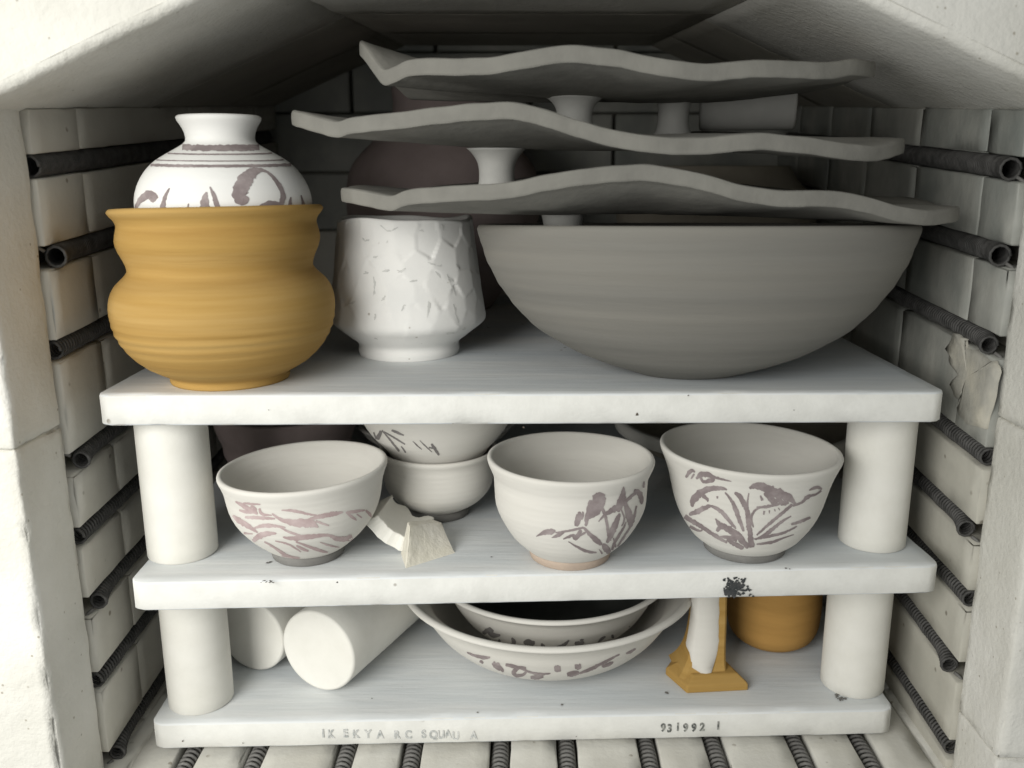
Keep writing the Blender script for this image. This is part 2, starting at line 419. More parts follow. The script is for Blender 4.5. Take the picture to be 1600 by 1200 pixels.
# front frame: jambs and the brickwork around the opening
df = empty('door_frame', (0, -.03, ZF)); tag(df, kind='structure')
YF = -.060
for sgn, zj in ((-1, ony(62, 683, -.03).z), (1, ony(1580, 668, -.03).z)):
    zc = [ZF-.12, zj, SPRING+.006] if sgn < 0 else [ZF-.12, zj-.235, zj, SPRING+.006]
    for a, b in zip(zc, zc[1:]):
        x0, x1 = sgn*(W+.0035), sgn*(W+.26)
        rough_block('brick', min(x0, x1), max(x0, x1), YF+.001*random.random(), -.0005, a+.00005, b-.00005, M['frame'], df, (0, -.03, ZF), step=.0055, amp=.0009, bevel=.0018, chip=.0020, seed=a*11+sgn)
    # outer brickwork above the jamb, up to the roof slabs
    x0, x1 = sgn*(W+.031), sgn*(W+.30)
    rough_block('brick', min(x0, x1), max(x0, x1), YF+.002, -.0005, SPRING+.0065, .46, M['frame'], df, (0, -.03, ZF), step=.01, amp=.0009, bevel=.004, chip=.004, seed=5*sgn)
    box('brick', min(sgn*(W+.0915), sgn*(W+.26)), max(sgn*(W+.0915), sgn*(W+.26)), .0, DEEP+.09, ZF-.12, .45, M['mortar'], df, (0, -.03, ZF))
# flaked render on the right wall
def flake():
    V = []; Fs = []
    outline = [(1478, 545), (1492, 520), (1508, 528), (1512, 545), (1528, 548), (1546, 565), (1556, 562), (1560, 580), (1549, 640), (1538, 672), (1512, 665), (1494, 640), (1502, 625), (1490, 617), (1486, 600), (1496, 585), (1488, 570)]
    pts = []
    for a, b in zip(outline, outline[1:]+outline[:1]):
        for t in (0, .33, .66):
            x = a[0]+(b[0]-a[0])*t+random.uniform(-2, 2); y = a[1]+(b[1]-a[1])*t+random.uniform(-2, 2)
            d = ray(x, y); p = CAM+d*((W-.0018)/d.x); pts.append(p)
    c = sum(pts, Vector())/len(pts); n = len(pts)
    for k, s in ((0, 1.0), (1, .985), (1, .7), (1, .35)):
        for p in pts:
            q = c+(p-c)*s; V.append(Vector((q.x+.0022-(.0030 if k else 0)-(.0009*N3(q.y*80, q.z*80, 0) if k else 0), q.y, q.z)))
    V.append(c+Vector((-.0008, 0, 0)))
    for j in range(3):
        for i in range(n): Fs.append((j*n+i, j*n+(i+1) % n, (j+1)*n+(i+1) % n, (j+1)*n+i))
    for i in range(n): Fs.append((3*n+i, 3*n+(i+1) % n, 4*n))
    o = mesh_obj('render_flake', V, Fs, M['flake'], wr, (W, 0, ZF)); fix_normals(o)
    tag(o, label='peeling cream flake of render')
flake()

# ------------------------------------------------------------------ heating coils
def coil_mesh(length, R, wr_, pitch, front_bulge=0.0, sgn=1, slope=SL, rag=.0):
    path = []; turns = int(length/pitch); per = 11
    for i in range(turns*per+1):
        t = i/per; y = t*pitch; a = 2*math.pi*i/per
        k = max(0, 1-y/.035); dx = -sgn*front_bulge*k*k
        rr = R*(1+rag*N3(t*.3, 1, 2))
        path.append(Vector((dx+rr*math.cos(a)+.0006*N3(y*30, 4, 0), y, slope*y+rr*math.sin(a)+.0009*N3(y*22, 0, 5))))
    return tube_mesh(path, wr_, 5)
ORD = ('topmost', 'second highest', 'third highest', 'fourth highest', 'fourth lowest', 'third lowest', 'second lowest', 'lowest')
for side, sgn, zs in (('left', -1, zL), ('right', 1, zR)):
    for i, z in enumerate(zs):
        ring = (sgn < 0 and i in (1, 3, 5, 7)) or (sgn > 0 and i in (0, 1, 2, 4, 6))
        tight = i < 2
        R = .0071 if tight else .0062
        y0 = .010 if ring else .0035
        V, Fs = coil_mesh(DEEP-.03-y0, R, .0012 if tight else .00115, .00235 if tight else .0037, .0075 if ring else 0, sgn, rag=.05)
        o = mesh_obj('heating_coil', [Vector((sgn*(W+.0055), y0, z+SL*y0))+v for v in V], Fs, M['coil'], None, (sgn*(W+.0055), y0, z+SL*y0))
        how = 'with its open end curling out of the groove' if ring else 'running into the door frame'
        tag(o, f'dark wire heating coil in the {ORD[i]} groove of the {side} kiln wall', 'heating coil', f'heating coils in the {side} kiln wall')
        if ring:
            e = Vector((sgn*(W-.002), y0, z+SL*y0))
            pth = [e+Vector((sgn*.0072, -.001, .004)), e+Vector((sgn*.010, -.004, .007)), e+Vector((sgn*.013, -.008, .010))] if (sgn < 0 and i < 4) else \
                  [e+Vector((sgn*.004, -.001, -.005)), e+Vector((sgn*.0075, -.003, -.0075)), e+Vector((sgn*.010, -.005, -.012)), e+Vector((sgn*.0125, -.006, -.020 if sgn > 0 else -.012))]
            V, Fs = tube_mesh(pth, .0013, 6)
            mesh_obj('coil_tail', V, Fs, M['coil_pale'], o, (sgn*(W+.0055), y0, z+SL*y0))
ORDF = ('first', 'second', 'third', 'fourth', 'fifth', 'sixth', 'seventh', 'eighth', 'ninth', 'tenth')
cv = coil_mesh(DEEP-.02+.05, .0058, .0015, .0052, 0, 1, 0, .03); fme = None
for i, x in enumerate(fx):
    if fme is None:
        o = mesh_obj('floor_coil', [Vector((x, -.055, ZF-.0075))+v for v in cv[0]], cv[1], M['coil_pale'], None, (x, -.055, ZF-.0075)); fme = o.data
    else:
        o = bpy.data.objects.new('floor_coil', fme); COL.objects.link(o); o.location = (x, -.055, ZF-.0075)
    tag(o, f'grey wire coil in the floor below the lowest shelf, {ORDF[i]} from the left', 'heating coil', 'heating coils in the kiln floor')

# ================================================================== SHELVES AND POSTS
ZT, ZM, ZB = 0.0, -.1365, -.2742
def shelf(pl, pr, z, th, depth, label, seed):
    a, b = onz(*pl, z), onz(*pr, z); e = (b-a); L = e.length; u = e.normalized(); v = Vector((-u.y, u.x, 0))
    nx, ny, nz = 110, 40, 5; bm = bmesh.new(); R = .0035
    loc = (a+b)/2
    def surf(s, t, n):   # rounded-corner slab; s,t in metres
        cr_ = .008
        return s, t
    # cross-section ring around the slab (in y-z), swept along x would lose corner rounding; use a block grid instead
    bm.free()
    def f(x, y, zz):
        # round the two front corners in plan
        c = .010
        xx, yy = x, y
        for side in (0, 1):
            d = x if side == 0 else L-x
            if d < c and y < c:
                p = Vector((c-d, c-y)); l = max(p.x, p.y)
                if p.length > 1e-6:
                    p = p*(l/p.length); d2, yy = c-p.x, c-p.y; xx = d2 if side == 0 else L-d2
        q = a+u*xx+v*yy; return (q.x, q.y, zz)
    o = rough_block('kiln_shelf', 0, L, 0, depth, z-th, z, M['wash'], None, (loc.x, loc.y, z-th), step=.008, amp=.00022, bevel=.0014, chip=.0007, f=f, seed=seed)
    me = o.data; me.materials.append(M['shelf_edge'])
    idx = []
    for p in me.polygons: idx.append(1 if abs(p.normal.z) < .5 else 0)
    me.polygons.foreach_set('material_index', idx)
    tag(o, label, 'kiln shelf', 'white kiln shelves')
    return o, a, u, v
sh_t, At, ut, vt = shelf((146, 618), (1482, 613), ZT, .0222, .50, 'thick white topmost kiln shelf under the ochre pot and the big grey bowl', 1.0)
sh_m, Am, um, vm = shelf((199, 911), (1473, 884), ZM, .0225, .50, 'white middle kiln shelf with the painted tea bowls and a black smudge on its edge', 2.0)
sh_b, Ab, ub, vb = shelf((233, 1132), (1400, 1109), ZB, .0225, .50, 'white lowest kiln shelf with faded stamped lettering along its front edge', 3.0)
def post(px_base, py_base, r, z0, z1, label, seed):
    g = onz(px_base, py_base, z0); c = (g.x*(1+r/(g.y-CAM.y)), g.y+r)
    pr = [(r-.0014, z0)]+[(r, z0+.0012+(z1-z0-.0024)*i/12) for i in range(13)]+[(r-.0014, z1)]
    V, Fs = lathe(pr, c, 72, None, lambda rr, a, z, i: rr*(1+.004*N3(math.cos(a)*1.5+seed, math.sin(a)*1.5, z*30)))
    o = mesh_obj('kiln_post', V, Fs, M['post'], None, (c[0], c[1], z0)); tag(o, label, 'kiln post', 'round white posts holding up the shelves')
    me = o.data; me.polygons.foreach_set('use_smooth', [len(p.vertices) == 4 for p in me.polygons])
    return o
post(289, 884, .0260, ZM, ZT-.0222, 'round white post beside the rose painted bowl, between the middle and top shelves', 1)
post(1359, 866, .0256, ZM, ZT-.0222, 'round cream post beside the branch painted bowl, between the middle and top shelves', 2)
post(318, 1120, .0257, ZB, ZM-.0225, 'round white post in front of the lying white cylinders, on the lowest shelf', 3)
post(1328, 1094, .0258, ZB, ZM-.0225, 'round cream post beside the small ochre pot, on the lowest shelf', 4)
# lettering stamped on the lowest shelf's edge
def stamp(ch, px, py, size, m, parent, A, u, v, sx=.8):
    # find the place on the front face: plane through A with normal v
    d = ray(px, py); nrm = v; t = (A-CAM).dot(nrm)/d.dot(nrm); p = CAM+d*t - nrm*.00035
    cu = bpy.data.curves.new('lettering', 'FONT'); cu.body = ch; cu.size = size; cu.align_x = 'CENTER'; cu.align_y = 'CENTER'; cu.extrude = .00025; cu.offset = size*.035
    o = bpy.data.objects.new('lettering', cu); COL.objects.link(o)
    bpy.context.view_layer.update()
    me = bpy.data.meshes.new_from_object(o.evaluated_get(bpy.context.evaluated_depsgraph_get())); bpy.data.objects.remove(o); bpy.data.curves.remove(cu)
    ang = math.atan2(u.y, u.x); R = Matrix.Rotation(ang, 4, 'Z') @ Matrix.Rotation(math.pi/2, 4, 'X')
    me.transform(Matrix.Diagonal((sx, 1, 1, 1))); me.transform(R); me.transform(Matrix.Translation(p-Vector(parent.location)))
    me.materials.clear(); me.materials.append(m)
    o = bpy.data.objects.new('lettering', me); COL.objects.link(o); o.parent = parent
    return o
for ch, x, y in (('I', 505, 1146), ('K', 517, 1147), ('E', 540, 1146), ('K', 556, 1147), ('Y', 575, 1147), ('A', 594, 1148), ('R', 620, 1148), ('C', 638, 1148), ('S', 662, 1147), ('Q', 677, 1148), ('U', 689, 1148), ('A', 700, 1147), ('U', 712, 1150), ('A', 740, 1149)):
    stamp(ch, x, y, .0100, M['faded'], sh_b, Ab, ub, vb)
for ch, x, y in (('9', 1036, 1137), ('3', 1046, 1138), ('1', 1059, 1136), ('9', 1071, 1137), ('9', 1084, 1137), ('2', 1097, 1136), ('1', 1122, 1134)):
    stamp(ch, x, y, .0100, M['print'], sh_b, Ab, ub, vb)
def blots(name, items, m, parent, A, u, v):
    V = []; Fs = []
    for px, py, r in items:
        d = ray(px, py); p = CAM+d*((A-CAM).dot(v)/d.dot(v)) - v*random.uniform(.0006, .0011); b = len(V); n = 8
        for k in range(n):
            a = 6.283*k/n; rr = r*random.uniform(.5, 1.3)*.65/F
            V.append(p+u*(rr*math.cos(a))+Vector((0, 0, rr*math.sin(a))))
        V.append(p-v*.0004); Fs += [(b+k, b+(k+1) % n, b+n) for k in range(n)]
    return tag(mesh_obj(name, V, Fs, m, parent, parent.location), kind='stuff')
it = []
for _ in range(230):
    a = random.random(); x = random.gauss(1149, 10); y = random.gauss(915, 8.5)
    if random.random() < .35: x = random.gauss(1139, 5); y = random.gauss(925, 3)
    if 1129 < x < 1172 and 902 < y < 932: it.append((x, y, random.uniform(1.0, 3.2)))
it += [(1172, 928, 2.2), (1176, 931, 2.4), (1170, 930, 1.5)]
blots('black_smudge', it, M['soot'], sh_m, Am, um, vm)
blots('iron_speck', [(995, 647, 2.3), (818, 667, 1.6), (1075, 617.5, 1.2), (420, 640, .8), (1240, 640, .8)], M['speck'], sh_t, At, ut, vt)
blots('iron_speck', [(286, 1157, 1.6), (380, 1160, 1.2), (900, 1150, .8)], M['speck'], sh_b, Ab, ub, vb)
def flecks(name, items, z, m, parent):
    V = []; Fs = []
    for px, py, r in items:
        p = onz(px, py, z+.0007); b = len(V); n = 7
        for k in range(n):
            a = 6.283*k/n; rr = r*random.uniform(.6, 1.2)*.72/F; V.append(p+Vector((rr*math.cos(a)*1.2, rr*math.sin(a)*1.6, random.uniform(-.0002, .0002))))
        V.append(p+Vector((0, 0, .0004))); Fs += [(b+k, b+(k+1) % n, b+n) for k in range(n)]
    return tag(mesh_obj(name, V, Fs, m, parent, parent.location), kind='stuff')
flecks('kiln_dirt', [(416+random.uniform(-9, 12), 909+random.uniform(-2, 2), random.uniform(.6, 1.6)) for _ in range(14)]+[(527, 910, 2), (422, 878, 2.4), (418, 879, 1.8), (768, 870, 1.3), (1228, 888, 1.5), (1234, 889, 1)], ZM, M['dark_foot'], sh_m)
flecks('kiln_dirt', [(1308+random.uniform(-4, 14), 1088+random.uniform(-4, 6), random.uniform(1, 2.4)) for _ in range(16)]+[(878, 1101, 1.8), (746, 1113, 1.4), (581, 1091, 1.2), (1042, 1082, 2.6)], ZB, M['dark_foot'], sh_b)

# ================================================================== POTS ON THE TOP SHELF
def axis(px, py_front, z, rfoot):
    """centre of a pot whose foot touches the shelf at its front at this pixel"""
    g = onz(px, py_front, z); k = (g.y+rfoot-CAM.y)/(g.y-CAM.y); return (g.x*k, g.y+rfoot)
def warper(kx=0, ky=0, z0=0, z1=1, sq=1.0, amp=0.0, seed=0):
    def f(x, y, z):
        t = max(0, min(1, (z-z0)/(z1-z0))); n = amp*t*N3(math.cos(math.atan2(y, x))*1.3+seed, math.sin(math.atan2(y, x))*1.3, z*8)
        return x+n*x*20, y*sq+n*y*20, z+(kx*x+ky*y)*t+n*.6
    return f
# ochre pot
yc = axis(358, 612, ZT, .043)[1]; cx = ony(351, 460, yc).x
c = (cx, yc)
out = profile_px([(329, 168), (334, 165), (341, 159), (350, 155.5), (363, 158), (376, 159.5), (390, 156), (403, 150), (415, 145.5), (424, 145), (433, 152), (445, 164), (460, 172), (478, 175.5), (500, 174), (520, 169), (540, 159), (556, 147), (570, 132), (582, 114), (590, 98), (594, 92.5), (599, 93.5), (604, 92)], 345, yc, ZT, 90)
out2 = []
for r, z in out:
    t = (z-ZT)
    rp = .00050*math.sin(t/.0062*6.283)*(.6+.4*math.sin(t*210)) if .012 < t < .050 else .00006*math.sin(t/.004*6.283)
    out2.append((r*.955+rp, z))
V, Fs = lathe(hollow(out2, .0065, .008), c, 128, warper(.024, -.038, ZT, .13, 1, .0006, 3))
op = mesh_obj('ochre_pot', V, Fs, M['yellow'], None, (c[0], c[1], ZT)); tag(op, 'bulging ochre pot on the top shelf holding the white painted vase', 'pot')
# white vase standing in it
zv = ZT+.010
outv = profile_px([(185, 67), (188, 66.5), (195, 62), (205, 57), (215, 54.5), (224, 55.5), (232, 66), (242, 83), (255, 103), (270, 118), (290, 130), (310, 136.5), (330, 138), (350, 136), (390, 128), (440, 112), (500, 92), (560, 74), (590, 68)], 341, yc, zv, 80, .00003, .004)
cv_ = (ony(348, 260, yc).x, yc); outv = [(r*.955, z) for r, z in outv]
vs = empty('vase', (cv_[0], cv_[1], zv)); tag(vs, 'white vase with mauve bands and scrolls standing inside the ochre pot', 'vase')
V, Fs = lathe(hollow(outv, .004, .006), cv_, 112, warper(.006, -.01, zv, .19))
vb_ = mesh_obj('body', V, Fs, M['white_vase'], vs, vs.location)
def ellipse_band(pc, hw, y0, dip, w):
    return [(pc+hw*math.sin(a), y0+dip*math.cos(a), w) for a in [(-1.50+3.0*i/16) for i in range(17)]]
paint('brush_painting', [
    ellipse_band(342, 66, 229, 2.5, 9.5), ellipse_band(341, 84, 239, 2.5, 2.2), ellipse_band(341, 102, 249.5, 2.5, 1.8), ellipse_band(341, 114, 257, 2.7, 4.5),
    [(212, 326, 4), (218, 315, 8), (230, 305, 13), (240, 307, 13), (240, 312, 9), (235, 313, 4)],
    [(265, 294, 2), (258, 308, 6), (254, 328, 9)], [(295, 318, 1.5), (292, 330, 4)],
    [(323, 300, 2), (320, 312, 12), (320, 328, 15)], [(328, 292, 2), (335, 308, 7), (341, 328, 8)],
    [(389, 310, 4), (380, 311, 22), (375, 300, 24), (381, 285, 23), (392, 272, 18), (402, 267, 9), (415, 268, 4.5), (428, 279, 5.5), (440, 297, 7.5), (441, 312, 8), (436, 324, 8)],
    [(436, 320, 9), (422, 318, 9), (410, 322, 7), (402, 328, 4)], [(454, 308, 2), (452, 325, 8)], [(470, 305, 2), (474, 322, 6)], [(207, 302, 2), (205, 318, 3)]],
    [vb_], M['mauve'], vs)
# faceted white mug
cm = axis(632, 565, ZT, .039); ym = cm[1]; cm = (ony(637, 460, ym).x, ym)
outm = profile_px([(344, 105), (370, 107.5), (400, 110), (430, 112.5), (460, 116), (485, 119), (503, 119), (512, 114), (522, 102), (532, 90), (540, 80), (546, 77), (554, 78), (562, 76)], 637, ym, ZT, 110)
fac = []; rs = random.Random(5)
for row, zc in enumerate((.108, .093, .078, .063, .048, .034)):
    for k in range(15): fac.append(((k+.5*(row % 2)+rs.uniform(-.35, .35))/15*6.283, zc+rs.uniform(-.007, .007), rs.uniform(-.0008, .0005), rs.uniform(-.05, .05)))
mug_top = outm[-1][1]
def facet(r, a, z, i):
    if i > 110 or z < .020: return r*(1+.0015*math.sin(3*a))
    best = None; bd = 9
    for fa, fz, fo, ft in fac:
        da = (a-fa+math.pi) % (2*math.pi)-math.pi; d = (da*.055)**2+((z-fz)*.70)**2
        if d < bd: bd = d; best = (da, z-fz, fo, ft)
    da, dz, fo, ft = best
    k = min(1, (z-.020)/.010)
    return r*(1-k*.006)+k*(r*(1/math.cos(max(-.5, min(.5, da)))-1)*.55+fo+ft*dz*.4)
def mugwarp(x, y, z):
    t = max(0, (z-.05)/(mug_top-.05)); a = math.atan2(y, x)
    return x, y, z+t*(.0011*math.sin(3*a+.8)+.0008*math.sin(5*a)) - .02*y*t
V, Fs = lathe(hollow(outm, .005, .008), cm, 220, mugwarp, facet)
mg = mesh_obj('faceted_cup', V, Fs, M['white_mug'], None, (cm[0], cm[1], ZT)); tag(mg, 'white cup with knife cut facets beside the ochre pot on the top shelf', 'cup')
scars = []
for q in '566,372,570,377;570,377,577,374;594,352,604,361;604,361,612,361;605,376,603,380;612,360,622,355;583,402,590,400;570,424,575,428;597,424,609,422;622,426,634,419;620,422,628,426;568,428,576,426;584,432,585,452;585,452,583,462;586,490,585,500;630,478,627,486;630,478,633,476;669,475,667,496;669,470,671,482;680,424,688,434;698,428,704,446;704,446,712,462;700,432,708,440;708,475,711,490;711,490,716,505;545,475,556,470;697,521,710,520;722,515,728,512;585,528,590,530;547,526,549,528;655,360,662,362;668,410,680,414;640,440,652,438;596,470,602,462;690,350,692,360;712,412,718,420;682,416,690,414'.split(';'):
    x, y, X, Y = map(float, q.split(',')); scars.append([(x, y, 1.2), ((x+X)/2+1, (y+Y)/2, 3.0), (X, Y, 1.0)])
tag(paint('cut_marks', scars, [mg], M['scar'], mg, rough=.5), kind='stuff')
# big grey bowl
yb = .074; cb = (ony(1080, 450, yb).x, yb)
outb = profile_px([(357, 349), (370, 344), (385, 339), (400, 333), (425, 320), (450, 303), (475, 282), (500, 256), (520, 226), (540, 188), (555, 152), (565, 122), (573, 96), (577, 84)], 1090, yb, ZT, 90)
ob2 = [(r*.973+.00010*math.sin(z/.0075*6.283)+.00030*math.sin(z/.017*6.283+1), z) for r, z in outb]
V, Fs = lathe(hollow(ob2, .0075, .012), cb, 144, warper(.0, -.040, .02, outb[-1][1], .77, .00025, 8))
gb = mesh_obj('grey_bowl', V, Fs, M['grey_clay'], None, (cb[0], cb[1], ZT)); tag(gb, 'very wide dark grey unglazed bowl on the top shelf below the wavy slabs', 'bowl')

# ------------------------------------------------------------------ wavy slab platters on stilts
def platter(px_l, px_r, top, thick, cy, b, zc_under, label, seed, nexp=2.4):
    Z0 = (ony((px_l+px_r)/2, 250, cy)-CAM).dot(FWD)
    xl, xr = (px_l-CX)*Z0/F, (px_r-CX)*Z0/F
    ccx, a = (xl+xr)/2, (xr-xl)/2
    NT, NR = 400, 22
    def rim(th):
        ct, st = math.cos(th), math.sin(th)
        k = (abs(ct)**nexp+abs(st)**nexp)**(-1/nexp); wob = 1+.012*N3(ct*2+seed, st*2, 3)
        return ccx+a*ct*k, cy+b*st*k*wob
    def rimz(x, y, py_tab):
        z = .17
        for _ in range(4):
            px, _q = topx((x, y, z)); z = ony(px, smooth_interp(py_tab, px), y).z
        return z
    rz = []
    for i in range(NT):
        th = 2*math.pi*i/NT; x, y = rim(th)
        yf = cy-abs(y-cy)
        z = rimz(x, yf, top)
        if y > cy:   # far side: the same wave, gentler, a little lower
            s = abs(math.sin(th)); z = z*(1-.55*s)+(.55*s)*(zc_under+thick+.012+.006*math.sin(4*th+seed))
        rz.append((x, y, z))
    V = []; Fs = []
    zc = zc_under+thick
    def pt(i, s):
        x, y, z = rz[i % NT]
        h = s**2.1
        zz_ = zc+(z-zc)*h
        return Vector((ccx+(x-ccx)*s, cy+(y-cy)*s, zz_+.0006*N3(x*s*60, y*s*60, seed)))
    rings = [i/NR for i in range(1, NR+1)]
    for s in rings:
        for i in range(NT): V.append(pt(i, s))
    edge = len(V)
    # edge: rough cut face with rounded corners
    for dz, ds in ((-.0006, .0035), (-.0022, .0052), (-thick*.5, .0056), (-thick+.0010, .0052), (-thick, .0036)):
        for i in range(NT):
            p = pt(i, 1.0); d = (Vector((p.x-ccx, p.y-cy, 0))).normalized()
            n = N3(p.x*120, dz*300, seed)*.00025
            V.append(p+d*(ds*.35+n)+Vector((0, 0, dz+.0003*N3(p.x*130, 1, seed))))
    for s in reversed(rings):
        for i in range(NT): V.append(pt(i, s)+Vector((0, 0, -thick)))
    R = len(V)//NT
    for j in range(R-1):
        for i in range(NT):
            q, r_ = j*NT+i, j*NT+(i+1) % NT
            Fs.append((q, r_, r_+NT, q+NT))
    Fs.append(tuple(range(NT))); Fs.append(tuple(range((R-1)*NT, R*NT)))
    o = mesh_obj('wavy_platter', V, Fs, M['grey_slab'], None, (ccx, cy, zc_under)); fix_normals(o)
    o.data.polygons.foreach_set('use_smooth', [not (NR-1 <= k//NT <= NR+4) for k in range(len(o.data.polygons))])
    tag(o, label, 'platter', 'wavy grey slab platters stacked on stilts')
    return o
P1 = [(528, 293), (545, 294), (575, 299), (600, 304), (616, 305), (632, 298), (650, 294), (720, 289), (800, 284), (860, 272), (920, 263), (1000, 256), (1060, 263), (1120, 278), (1180, 293), (1240, 298), (1300, 299), (1350, 306), (1400, 321), (1450, 328), (1475, 326), (1502, 321)]
P2 = [(458, 172), (480, 177), (505, 184), (530, 189), (548, 184), (570, 181), (640, 173), (720, 163), (780, 159), (830, 165), (900, 186), (960, 203), (1020, 213), (1070, 215), (1130, 212), (1190, 208), (1250, 213), (1320, 223), (1355, 227), (1385, 224), (1412, 215)]
P3 = [(562, 60), (570, 68), (588, 92), (602, 108), (618, 103), (640, 93), (690, 91), (760, 90), (800, 84), (850, 74), (905, 71), (960, 77), (1010, 87), (1080, 98), (1130, 98), (1180, 93), (1240, 95), (1290, 97), (1330, 92), (1362, 96)]
platter(540, 1480, P1, .0098, .060, .113, .1215, 'lowest of the three wavy grey slab platters, just above the big grey bowl', 1.3)
platter(472, 1388, P2, .0100, .060, .113, .1665, 'middle of the three wavy grey slab platters, sagging to the right', 4.1)
platter(578, 1334, P3, .0100, .060, .110, .2010, 'topmost wavy grey slab platter with its left corner turned up', 7.7)
def stilt(px, py_top, y, z0, z1, rt, rw, label, rb=None):
    p = ony(px, py_top, y); c = (p.x, y); h = z1-z0; rb = rb or rt
    pr = []
    for i in range(25):
        t = i/24; e = abs(2*t-1)
        r = rw+((rt if t > .5 else rb)-rw)*(e**2.6)
        pr.append((r, z0+h*t))
    V, Fs = lathe(pr, c, 48)
    o = mesh_obj('stilt', V, Fs, M['stilt'], None, (c[0], c[1], z0)); tag(o, label, 'stilt', 'white spool stilts between the platters'); return o
stilt(880, 340, .060, .060, .1225, .0165, .0132, 'white spool stilt standing in the grey bowl under the lowest platter')
stilt(776, 240, .040, .1312, .1676, .0212, .0125, 'flared white spool stilt between the lowest and middle platters')
stilt(898, 160, .045, .1765, .2022, .0205, .0125, 'flared white spool stilt nearest below the topmost platter')
stilt(1052, 190, .110, .1785, .2070, .0150, .0118, 'slim white spool stilt farther back beside the lying white cylinder')
# white cylinder lying on the middle platter, farther back
def cyl(name, p0, p1, r, m, seg=64, bore=0.0):
    p0, p1 = Vector(p0), Vector(p1); d = (p1-p0).normalized(); uu = d.cross(Vector((0, 0, 1))).normalized(); vv = uu.cross(d)
    V = []; Fs = []; L = (p1-p0).length
    prof = [(0, 0.0), (0, r-.0022), (.0006, r-.0007), (.0022, r)]+[(.0022+(L-.0044)*i/8, r) for i in range(1, 9)]+[(L-.0006, r-.0007), (L, r-.0022), (L, 0.0)]
    prof = prof[1:-1]
    for t, rr in prof:
        for k in range(seg):
            a = 6.2832*k/seg; V.append(p0+d*t+(uu*math.cos(a)+vv*math.sin(a))*rr*(1+.0025*N3(math.cos(a), math.sin(a), t*20)))
    n = len(prof)
    for j in range(n-1):
        for k in range(seg):
            q, s = j*seg+k, j*seg+(k+1) % seg; Fs.append((q, s, s+seg, q+seg))
    Fs.append(tuple(range(seg))); Fs.append(tuple(range((n-1)*seg, n*seg)))
    o = mesh_obj(name, V, Fs, m, None, (p0.x, p0.y, p0.z-r)); fix_normals(o)
    o.data.polygons.foreach_set('use_smooth', [len(p.vertices) == 4 for p in o.data.polygons])
    return o
e1 = ony(1236, 190, .145); e0 = ony(1092, 200, .150)
o = cyl('lying_cylinder', (e0.x, .150, .2035), (e1.x, .135, .2035), .0200, M['stilt']); tag(o, 'white cylinder lying on the middle platter behind its right half', 'cylinder')

# ------------------------------------------------------------------ dim pots at the back of the top shelf
def simple_pot(name, px, yc_, tab, zb, m, label, cat, wall=.005, ripple=.00006, warp=None, lid=False):
    pr = profile_px(tab, px, yc_, zb, 50, ripple, .006)
    p = ony(px, tab[0][0], yc_); c_ = (p.x, yc_)
    V_, F_ = lathe(hollow(pr, wall, .008), c_, 80, warp)
    o_ = mesh_obj(name, V_, F_, m, None, (c_[0], c_[1], zb)); tag(o_, label, cat); return o_
simple_pot('purple_jar', 690, .40, [(140, 78), (160, 76), (185, 80), (205, 104), (240, 140), (275, 150), (310, 148), (350, 130), (400, 95), (430, 70)], ZT, M['purple_clay'], 'round purplish clay jar in the dim back behind the platters', 'jar')
simple_pot('dark_bowl', 1120, .42, [(262, 112), (275, 122), (300, 150), (330, 150), (370, 120), (420, 70)], ZT, M['brown_bowl'], 'dim brown bowl at the back, showing between the lowest and middle platters', 'bowl')

# ================================================================== MIDDLE SHELF
def tea_bowl(name, px, py_foot, rfoot_px, tab, foot_py, foot_m, label, zb=ZM, kx=0, ky=0, strokes=None, pm=None, body_m=None, wall=.0042, cat='tea bowl', group=None, yc_=None, ripple=.00005, strokes2=None):
    Zg = (onz(px, py_foot, zb)-CAM).dot(FWD); rf = rfoot_px*Zg/F
    if yc_ is None: yc_ = axis(px, py_foot, zb, rf)[1]
    cpx = px
    c_ = (ony(cpx, tab[len(tab)//2][0], yc_).x, yc_)
    root = empty(name, (c_[0], c_[1], zb)); tag(root, label, cat, group)
    hf = .0075
    outer = profile_px(tab, cpx, yc_, zb+hf, 60, ripple, .0045)
    rtop = outer[-1][1]
    wp = warper(kx, ky, zb+hf+.01, rtop, 1, .0003, px*.01)
    prof = [(max(outer[0][0]-.004, .003), zb+hf-.0004)]+hollow(outer, wall, .006)
    V_, F_ = lathe(prof, c_, 112, wp); body = mesh_obj('body', V_, F_, body_m or M['white_slip'], root, root.location)
    fr = [(rf-.0012, zb), (rf, zb+.0010), (rf+.0008, zb+hf*.6), (min(rf+.0015, outer[0][0]+.0005), zb+hf+.0006), (rf*.6, zb+hf+.0006)]
    V_, F_ = lathe(fr, c_, 72); foot = mesh_obj('foot', V_, F_, foot_m, root, root.location)
    if strokes: paint('brush_painting', strokes, [body], pm or M['mauve'], root, wmul=1.18)
    return root, body
